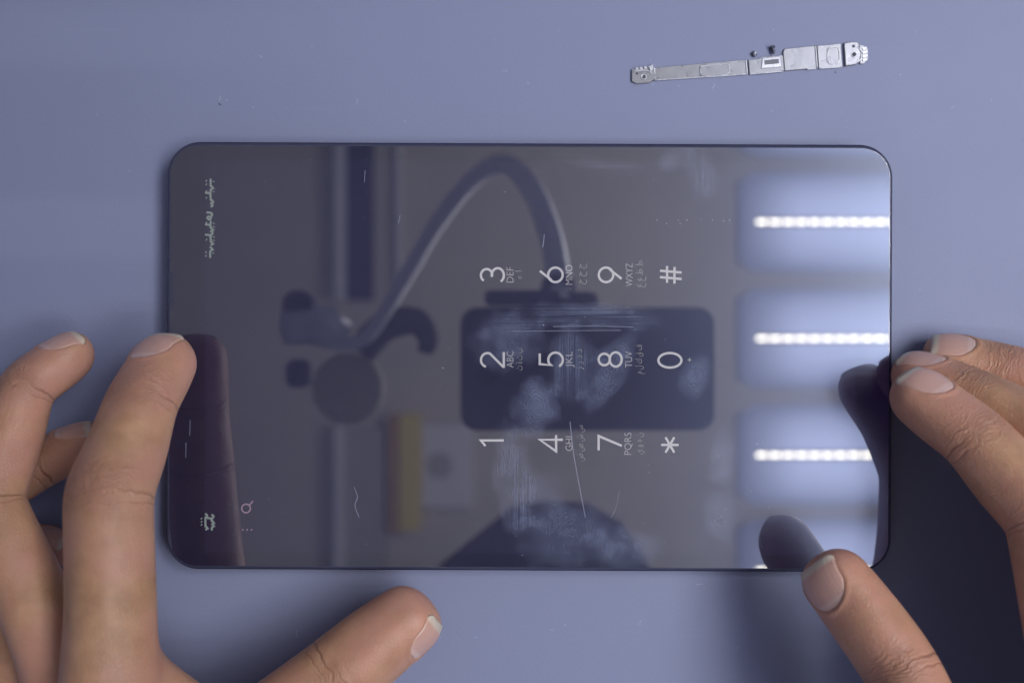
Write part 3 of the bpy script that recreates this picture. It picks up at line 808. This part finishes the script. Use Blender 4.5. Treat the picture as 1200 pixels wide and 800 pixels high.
# ------------------------------------------------------------------ hands: swept finger sections blended into one skin
class Finger:
    """joints: list of points base->tip (m); prof: half sizes in mm at joints; N: back-of-finger direction"""
    def __init__(self, pts, N, prof, nail, curl=3.0, seg_names=True):
        pts = [np.array(p, float)*1000 for p in pts]
        self.nj = len(pts)
        seg = [np.linalg.norm(pts[i+1]-pts[i]) for i in range(len(pts)-1)]
        L = np.concatenate([[0], np.cumsum(seg)])
        n = int(L[-1]/0.8)
        t = np.linspace(0, L[-1], n)
        raw = np.stack([np.interp(t, L, [p[k] for p in pts]) for k in range(3)], 1)
        sg = curl/0.8; kr = int(sg*3); ker = np.exp(-0.5*(np.arange(-kr, kr+1)/sg)**2); ker /= ker.sum()
        pad0 = raw[0] - (raw[1]-raw[0])*np.arange(kr, 0, -1)[:, None]; pad1 = raw[-1] + (raw[-1]-raw[-2])*np.arange(1, kr+1)[:, None]
        ext = np.vstack([pad0, raw, pad1])
        self.c = np.stack([np.convolve(ext[:, k], ker, 'valid') for k in range(3)], 1)
        d = np.linalg.norm(np.diff(self.c, axis=0), axis=1)
        self.s = np.concatenate([[0], np.cumsum(d)])           # from base
        scale = self.s[-1]/L[-1]; Ls = L*scale
        self.len = self.s[-1]
        self.T = np.gradient(self.c, axis=0); self.T /= np.linalg.norm(self.T, axis=1)[:, None]
        N = np.array(N, float)
        if N.ndim == 1: N = np.tile(N, (2, 1))
        Ni = np.stack([np.interp(self.s, np.linspace(0, self.len, len(N)), N[:, k]) for k in range(3)], 1)
        Ni -= (Ni*self.T).sum(1)[:, None]*self.T
        self.N = Ni/np.linalg.norm(Ni, axis=1)[:, None]
        self.B = np.cross(self.T, self.N)
        # profile stations: (segment position, a, bd, bp)
        st = []
        for (sp, a, bd, bp) in prof:
            i = min(int(sp), len(Ls)-2); st.append((Ls[i] + (sp-i)*(Ls[i+1]-Ls[i]), a, bd, bp))
        st = np.array(st)
        def sm(y):
            y = np.interp(self.s, st[:, 0], y)
            k = np.exp(-0.5*(np.arange(-9, 10)/3.5)**2); k /= k.sum()
            return np.convolve(np.pad(y, 9, mode='edge'), k, 'valid')
        self.a, self.bd, self.bp = sm(st[:, 1]), sm(st[:, 2]), sm(st[:, 3])
        self.joints = [self.len - x for x in Ls[1:-1]]          # distance from tip
        Lc = 8.5
        dt = np.clip((Lc-(self.len-self.s))/Lc, 0, 1)
        self.ea = np.maximum((1-dt**2.3)**(1/2.3), 0.0)
        self.ed = self.ea; self.Lc = Lc
        self.nail = nail                                        # (half width, length) mm
        self.bdn = np.interp(self.len-6.0, self.s, self.bd)

    def local(self, p):
        n = len(p); out_i = np.empty(n, np.int32)
        c = self.c.astype(np.float32); p32 = p.astype(np.float32)
        c2 = (c*c).sum(1)
        for k in range(0, n, 60000):
            q = p32[k:k+60000]
            out_i[k:k+60000] = np.argmin(c2[None] - 2*q@c.T, axis=1)
        i = out_i
        r = p - self.c[i]
        off = np.clip((r*self.T[i]).sum(1), -0.6, np.where(i == len(self.c)-1, 0.0, 0.6))
        s = self.s[i] + off
        r = r - off[:, None]*self.T[i]
        ax = (r*self.T[i]).sum(1)
        u = (r*self.B[i]).sum(1); v = (r*self.N[i]).sum(1)
        return s, u, v, ax

    def f(self, p):
        s, u, v, ax = self.local(p)
        end = (s >= self.len-1e-6) & (ax > 0)
        d = self.len - s - np.where(end, ax, 0)
        a = np.interp(s, self.s, self.a); bd = np.interp(s, self.s, self.bd); bp = np.interp(s, self.s, self.bp)
        if self.nail:
            w, ln = self.nail
            x = np.abs(u)/w; y = (d-0.2)/ln
            # signed distance like measure to the nail outline (rounded at the root)
            rr = np.where(y > 0.55, np.sqrt(x**2 + ((y-0.55)/0.45)**2), x)
            inn = 1/(1+np.exp((rr-1.0)*22))
            fold = np.exp(-((rr-1.13)/0.11)**2)*(d > 2.0)
            bd = bd + (v > 0)*(-0.45*inn + 0.42*fold)*np.clip(d/3, 0, 1)
        b = np.where(v > 0, bd, bp)
        # slight squareness of the section, closed like a dome over the last stretch
        ex = 2.3
        cap = np.maximum((self.Lc-d)/self.Lc, 0)
        rho = ((np.abs(u)/a)**ex + (np.abs(v)/b)**ex + cap**ex)**(1/ex)
        val = (rho-1)*np.minimum(a, b)
        far = np.sqrt(u*u+v*v+ax*ax) - np.maximum(a, b)
        return np.where((np.abs(ax) > 0.3) & ~end, np.maximum(val, far), val)

    def nail_mesh(self):
        w, ln = self.nail
        nu, ns = 17, 18
        top = []; att = []; sid = []
        for i in range(ns):
            y = i/(ns-1)
            d = 1.3 + (ln-1.2)*y
            wy = w*(1.0 if y < 0.55 else math.sqrt(max(1-((y-0.55)/0.47)**2, 0.02)))
            if y < 0.22: wy *= 0.74 + 0.26*math.sqrt(1-((0.22-y)/0.22)**2)
            sc_ = self.len - max(d, 0.05)
            c = np.array([np.interp(sc_, self.s, self.c[:, k]) for k in range(3)])
            T = np.array([np.interp(sc_, self.s, self.T[:, k]) for k in range(3)])
            N = np.array([np.interp(sc_, self.s, self.N[:, k]) for k in range(3)]); B = np.cross(T, N)
            if d < 0: c = c + T*(-d)
            a = np.interp(sc_, self.s, self.a)*max(np.interp(sc_, self.s, self.ea), .80)*1.02
            b = np.interp(sc_, self.s, self.bd)*np.interp(sc_, self.s, self.ed)
            lift = 0.30*max(0, 1-y*2.5)
            for j in range(nu):
                u = (2*j/(nu-1)-1)*wy
                v = b*(max(1-(abs(u)/a)**2.2, 0))**(1/2.2) + lift*(1-0.5*(u/w)**2) - 0.02
                dist_tip = d - (1.3*(1-(u/w)**2) if d < 3 else 0)*(3-d)/3*0.5
                top.append((c + B*u + N*v, N)); att.append(y); sid.append(u/w)
        V = [t[0] for t in top] + [t[0]-t[1]*0.45 for t in top]
        F = []
        K = nu*ns
        for i in range(ns-1):
            for j in range(nu-1):
                q = (i*nu+j, i*nu+j+1, (i+1)*nu+j+1, (i+1)*nu+j)
                F.append(q); F.append(tuple(K+x for x in reversed(q)))
        edge = [j for j in range(nu)] + [i*nu+nu-1 for i in range(1, ns)] + [(ns-1)*nu+j for j in range(nu-2, -1, -1)] + [i*nu for i in range(ns-2, 0, -1)]
        for k in range(len(edge)):
            x, y = edge[k], edge[(k+1) % len(edge)]
            F.append((y, x, K+x, K+y))
        me = fix_normals(mesh_from(np.array(V)/1000, F))
        at = me.attributes.new('nail_side', 'FLOAT', 'POINT'); at.data.foreach_set('value', np.array(sid+sid, np.float32))
        at = me.attributes.new('nail_pos', 'FLOAT', 'POINT'); at.data.foreach_set('value', np.array(att+att, np.float32))
        return me


def capsule(p, a, b, ra, rb, squash=None):
    a = np.array(a, float)*1000; b = np.array(b, float)*1000
    ab = b-a
    t = np.clip(((p-a)@ab)/(ab@ab), 0, 1)
    r = p - a - t[:, None]*ab
    if squash is not None:
        n, k = squash; n = np.array(n, float); n /= np.linalg.norm(n)
        dn = r@n
        r = r + np.outer(dn*(k-1), n)
    return np.linalg.norm(r, axis=1) - (ra + (rb-ra)*t)


def smin(a, b, k):
    h = np.maximum(k-np.abs(a-b), 0)/k
    return np.minimum(a, b) - h*h*h*k/6


class Hand:
    def __init__(self, fingers, caps, kf=0.5, kp=9.0, kj=7.0):
        self.fingers, self.caps, self.kf, self.kp, self.kj = fingers, caps, kf, kp, kj
    def palm(self, p):
        d = None
        for cp in self.caps:
            x = capsule(p, *cp)
            d = x if d is None else smin(d, x, self.kp)
        return d
    def f(self, p):
        d = None
        for fg in self.fingers:
            x = np.full(len(p), 1e3)
            lo, hi = fg.c.min(0)-22, fg.c.max(0)+22
            m = np.all((p > lo) & (p < hi), axis=1)
            dl = np.maximum(np.maximum(lo-p, p-hi), 0); x = np.linalg.norm(dl, axis=1)+6
            if m.any(): x[m] = fg.f(p[m])
            d = x if d is None else smin(d, x, self.kf)
        return smin(d, self.palm(p), self.kj)


def surface(fn, lo, hi, h, ycoarse):
    """sparse sampling + surface nets; y below ycoarse gets coarser cells"""
    xs = np.arange(lo[0], hi[0], h); zs = np.arange(lo[2], hi[2], h)
    yf = np.arange(ycoarse, hi[1], h); yc = np.arange(lo[1], ycoarse-1e-6, 2.6)
    ys = np.concatenate([yc, yf])
    nx, ny, nz = len(xs), len(ys), len(zs)
    B = 4
    bx, by, bz = -(-nx//B), -(-ny//B), -(-nz//B)
    def ext(a, nb):
        st = a[-1]-a[-2]
        return np.concatenate([a, a[-1]+st*np.arange(1, nb*B-len(a)+1)])
    xs, ys, zs = ext(xs, bx), ext(ys, by), ext(zs, bz)
    cx = xs.reshape(bx, B); cy = ys.reshape(by, B); cz = zs.reshape(bz, B)
    mx, my, mz = cx.mean(1), cy.mean(1), cz.mean(1)
    G = np.stack(np.meshgrid(mx, my, mz, indexing='ij'), -1).reshape(-1, 3)
    fc = fn(G).reshape(bx, by, bz)
    rad = 0.5*np.sqrt((h*B)**2 + (np.ptp(cy, axis=1)+h)[None, :, None]**2 + (h*B)**2)*1.25 + 0.9
    act = np.abs(fc) < rad
    blocks = np.repeat(fc.astype(np.float32).reshape(-1, 1), B*B*B, 1).reshape(bx, by, bz, B, B, B)
    ids = np.argwhere(act)
    for k in range(0, len(ids), 8000):
        q = ids[k:k+8000]
        X = cx[q[:, 0]][:, :, None, None]; Y = cy[q[:, 1]][:, None, :, None]; Z = cz[q[:, 2]][:, None, None, :]
        pts = np.stack(np.broadcast_arrays(X, Y, Z), -1).reshape(-1, 3)
        blocks[q[:, 0], q[:, 1], q[:, 2]] = fn(pts).reshape(len(q), B, B, B)
    vol = blocks.transpose(0, 3, 1, 4, 2, 5).reshape(bx*B, by*B, bz*B)
    ins = vol < 0
    cnt = np.zeros(tuple(x-1 for x in ins.shape), np.uint8)
    for dx in (0, 1):
        for dy in (0, 1):
            for dz in (0, 1):
                cnt += ins[dx:dx+cnt.shape[0], dy:dy+cnt.shape[1], dz:dz+cnt.shape[2]]
    mask = (cnt > 0) & (cnt < 8)
    cells = np.argwhere(mask)
    idx = np.full(mask.shape, -1, np.int32); idx[mask] = np.arange(len(cells))
    corner = [(dx, dy, dz) for dx in (0, 1) for dy in (0, 1) for dz in (0, 1)]
    cv = {c: vol[cells[:, 0]+c[0], cells[:, 1]+c[1], cells[:, 2]+c[2]] for c in corner}
    acc = np.zeros((len(cells), 3)); w = np.zeros(len(cells))
    for c0 in corner:
        for ax in range(3):
            if c0[ax]: continue
            c1 = list(c0); c1[ax] = 1; c1 = tuple(c1)
            v0, v1 = cv[c0], cv[c1]
            m = (v0 < 0) != (v1 < 0)
            t = np.where(m, v0/(v0-v1+1e-20), 0)
            pos = np.array(c0, float)[None].repeat(len(cells), 0); pos[:, ax] = t
            acc[m] += pos[m]; w[m] += 1
    loc = acc/w[:, None]
    def lerp(a, ii, t): return a[ii] + (a[ii+1]-a[ii])*t
    vert = np.stack([lerp(xs, cells[:, 0], loc[:, 0]), lerp(ys, cells[:, 1], loc[:, 1]), lerp(zs, cells[:, 2], loc[:, 2])], 1)
    quads = []
    for ax in range(3):
        u, v_ = (ax+1) % 3, (ax+2) % 3
        sl0 = [slice(1, -1)]*3; sl0[ax] = slice(0, -1)
        sl1 = [slice(1, -1)]*3; sl1[ax] = slice(1, None)
        s0, s1 = ins[tuple(sl0)], ins[tuple(sl1)]
        e = np.argwhere(s0 != s1)
        flip = s0[e[:, 0], e[:, 1], e[:, 2]]
        off = np.ones(3, int); off[ax] = 0
        e = e + off
        def cell(du, dv):
            q = e.copy(); q[:, u] += du; q[:, v_] += dv
            return idx[q[:, 0], q[:, 1], q[:, 2]]
        q4 = np.stack([cell(-1, -1), cell(0, -1), cell(0, 0), cell(-1, 0)], 1)
        q4[~flip] = q4[~flip][:, ::-1]
        quads.append(q4)
    quads = np.concatenate(quads)
    # pull the vertices onto the true surface
    for _ in range(1):
        f0 = fn(vert); e = 0.08
        g = np.stack([(fn(vert+np.eye(3)[k]*e) - f0)/e for k in range(3)], 1)
        gn = np.maximum((g*g).sum(1), 0.15)
        st = -(f0/gn)[:, None]*g
        ln = np.linalg.norm(st, axis=1); st *= np.minimum(1, 0.5/np.maximum(ln, 1e-9))[:, None]
        vert = vert + st
    return vert, quads


def build_hand(name, hand, lo, hi, h, ycoarse, label):
    vert, quads = surface(hand.f, lo, hi, h, ycoarse)
    quads = quads[(quads >= 0).all(1)]
    me = bpy.data.meshes.new(name)
    me.vertices.add(len(vert)); me.vertices.foreach_set('co', (vert/1000).astype(np.float32).ravel())
    me.loops.add(len(quads)*4); me.loops.foreach_set('vertex_index', quads.astype(np.int32).ravel())
    me.polygons.add(len(quads)); me.polygons.foreach_set('loop_start', np.arange(0, len(quads)*4, 4, dtype=np.int32))
    me.update(calc_edges=True)
    me.validate()
    # finger coordinates for the skin material
    n = len(vert)
    best = np.full(n, 1e9); A = {k: np.zeros(n, np.float32) for k in ('along', 'around', 'joint_dist', 'wrinkle', 'palmar', 'red', 'knuckle')}
    A['joint_dist'][:] = 50; A['along'][:] = 80
    for fi, fg in enumerate(hand.fingers):
        s, u, v, ax = fg.local(vert)
        f = fg.f(vert)
        m = (f < best) & (f < 2.5)
        best = np.where(m, f, best)
        d = fg.len - s
        th = np.arctan2(v, u)                                   # +90 deg is the back
        dor = np.clip(np.sin(th)*1.3+0.35, 0, 1)
        pal = np.clip(0.75-np.sin(th)*1.5, 0, 1)
        jd = np.full(n, 50.0); wr = np.zeros(n); kn = np.zeros(n)
        for ji, jp in enumerate(fg.joints):
            x = d - jp
            jd = np.where(np.abs(x) < np.abs(jd), x, jd)
            big = 1.0 if jp > 30 or len(fg.joints) == 1 else 0.7
            wr = np.maximum(wr, big*np.exp(-(x/5.0)**2)*dor)
            kn = np.maximum(kn, np.exp(-(x/6.0)**2)*dor)
        vals = dict(along=d + 37*fi, around=u + 23*fi, joint_dist=jd, wrinkle=wr, palmar=pal,
                    red=np.clip(1-d/26, 0, 1)*(0.5+0.5*pal) + 0.25*pal*(d < 70), knuckle=kn)
        for k in A: A[k][m] = vals[k][m]
    for k, x in A.items():
        at = me.attributes.new(k, 'FLOAT', 'POINT'); at.data.foreach_set('value', x.astype(np.float32))
    o = obj(name, me, MAT['skin'], None, smooth=True)
    tag(o, label, 'hand')
    for fg in hand.fingers:
        if fg.nail:
            nm_ = fg.nail_mesh()
            no = bpy.data.objects.new('fingernail', nm_); nm_.materials.append(MAT['nail']); C.objects.link(no); no.parent = o
            nm_.polygons.foreach_set('use_smooth', [True]*len(nm_.polygons))
    return o


def prof(k=1.0, base=11.0, thumb=False):
    if thumb:      # base (mcp), ip, tip
        r = [(0, 11.6, 11.5, 12.0), (0.5, 10.0, 9.6, 11.0), (1.0, 10.6, 9.6, 10.0), (1.35, 10.6, 8.6, 10.6), (1.65, 10.4, 7.2, 10.4), (2.0, 9.6, 6.4, 9.2)]
    else:          # mcp, pip, dip, tip
        r = [(0, base, 11.0, 11.5), (0.5, 9.8, 9.4, 10.6), (0.85, 10.2, 9.8, 9.6), (1.0, 10.5, 10.2, 9.2), (1.5, 9.2, 8.6, 9.6), (1.85, 9.0, 8.1, 8.4), (2.0, 9.0, 7.9, 7.9),
             (2.4, 8.7, 6.9, 8.6), (2.7, 8.4, 6.1, 8.4), (3.0, 7.8, 5.4, 7.4)]
    return [(a, b*k, c*k, d*k) for a, b, c, d in r]


W3 = lambda x, y, z: np.array([x, y, z])*mm + np.array([0, 0, ZG])    # mm, z above the glass
# ---- left hand
LI = [W3(-101, -96, 46), P(129, 578, 37), P(166, 470, 24), P(203, 396, 11)]
LM = [W3(-115, -94, 32), P(-14, 588, 25), P(30, 452, 14), P(102, 396, 5)]
LR = [W3(-133, -92, 19), P(-36, 584, 10), P(50, 541, 4), P(118, 504, 1)]
LP_ = [W3(-146, -92, 6), W3(-154, -68, 1), W3(-143, -60, -1), P(84, 644, -1)]
LT = [P(262, 900, 24), P(396, 792, 14), P(510, 711, 9)]
WRL = W3(-118, -170, 26)
fl_ = [Finger(LI, [(-1, .1, .55), (-.75, .35, .62), (-.32, .30, 1.0)], prof(1.09), (6.4, 12.5)),
       Finger(LM, [(-1, .1, .4), (-.8, .4, .45), (-.38, .70, .62)], prof(.93), (5.8, 11.5)),
       Finger(LR, [(-1, .2, .3), (-.7, .6, .3), (-.45, .8, .45)], prof(.88), (5.6, 11.0)),
       Finger(LP_, [(-1, .2, .3), (-.8, .6, .2), (-.6, .8, .2)], prof(.82), (4.8, 9.5)),
       Finger(LT, [(.55, -.75, .35), (.6, -.68, .48), (.58, -.66, .50)], prof(1.13, thumb=True), (7.3, 12.5), curl=4.5)]
capsL = [(LI[0], WRL+W3(6, 0, 10)-W3(0, 0, 0), 11.5, 15), (LM[0], WRL+np.array([0, 0, .004]), 11.5, 15), (LR[0], WRL+np.array([-.006, 0, -.006]), 11, 15), (LP_[0], WRL+np.array([-.010, 0, -.014]), 10, 14),
         (LT[0], WRL+np.array([.014, .012, .004]), 12.5, 17), (W3(-76, -106, 27), W3(-97, -84, 38), 6.5, 6.5),
         (WRL, WRL+np.array([-.045, -.26, .0]), 25, 33, ((1, 0, -.4), 1.25))]
capsL[0] = (LI[0], WRL+np.array([.004, 0, .012]), 11.5, 15)
build_hand('hand', Hand(fl_, capsL), (-205, -450, -9), (0, 22, 110), 0.7, -150,
           'left hand with index fingertip on the tablet edge and thumb stretched below the screen')
# ---- right hand
RI = [W3(138, -88, 58), P(1228, 606, 43), P(1142, 512, 31), P(1054, 441, 18)]
RM_ = [W3(149, -78, 41), P(1238, 515, 28), P(1134, 463, 14), P(1050, 425, 1)]
RR = [W3(159, -70, 24), P(1272, 462, 13), P(1168, 433, 4), P(1082, 409, -1)]
RP = [W3(168, -64, 8), W3(184, -24, 2), W3(178, -10, 0), W3(166, -3, -1)]
RT = [P(1118, 925, 52), P(1056, 782, 36), P(955, 652, 24)]
WRR = W3(164, -156, 32)
fr_ = [Finger(RI, [(.6, .6, .6), (.55, .62, .60), (.32, .50, .88)], prof(1.03), (6.1, 13.0)),
       Finger(RM_, [(.7, .6, .5), (.4, .8, .45), (.25, .72, .62)], prof(1.0), (5.9, 12.5)),
       Finger(RR, [(.8, .5, .4), (.4, .8, .45), (.25, .72, .68)], prof(.95), (5.8, 12.5)),
       Finger(RP, [(.8, .5, .4), (.5, .8, .3), (.4, .8, .3)], prof(.82), (4.8, 9.5)),
       Finger(RT, [(-.6, -.5, .45), (-.62, -.4, .62), (-.62, -.28, .70)], prof(.92, thumb=True), (6.9, 13.0), curl=4.5)]
capsR = [(RI[0], WRR+np.array([-.006, 0, .012]), 11.5, 15), (RM_[0], WRR+np.array([0, 0, .004]), 11.5, 15), (RR[0], WRR+np.array([.006, 0, -.006]), 11, 15), (RP[0], WRR+np.array([.010, 0, -.014]), 10, 14),
         (RT[0], WRR+np.array([-.014, .012, .004]), 12.5, 17), (RT[0]+np.array([.004, 0, 0]), RI[0]+np.array([0, -.016, -.004]), 6.5, 8),
         (WRR, WRR+np.array([.075, -.26, .0]), 25, 33, ((1, 0, .4), 1.25))]
build_hand('hand', Hand(fr_, capsR), (60, -450, -9), (268, 26, 122), 0.7, -140,
           'right hand with fingertips beside the tablet and thumb over its lower right corner')
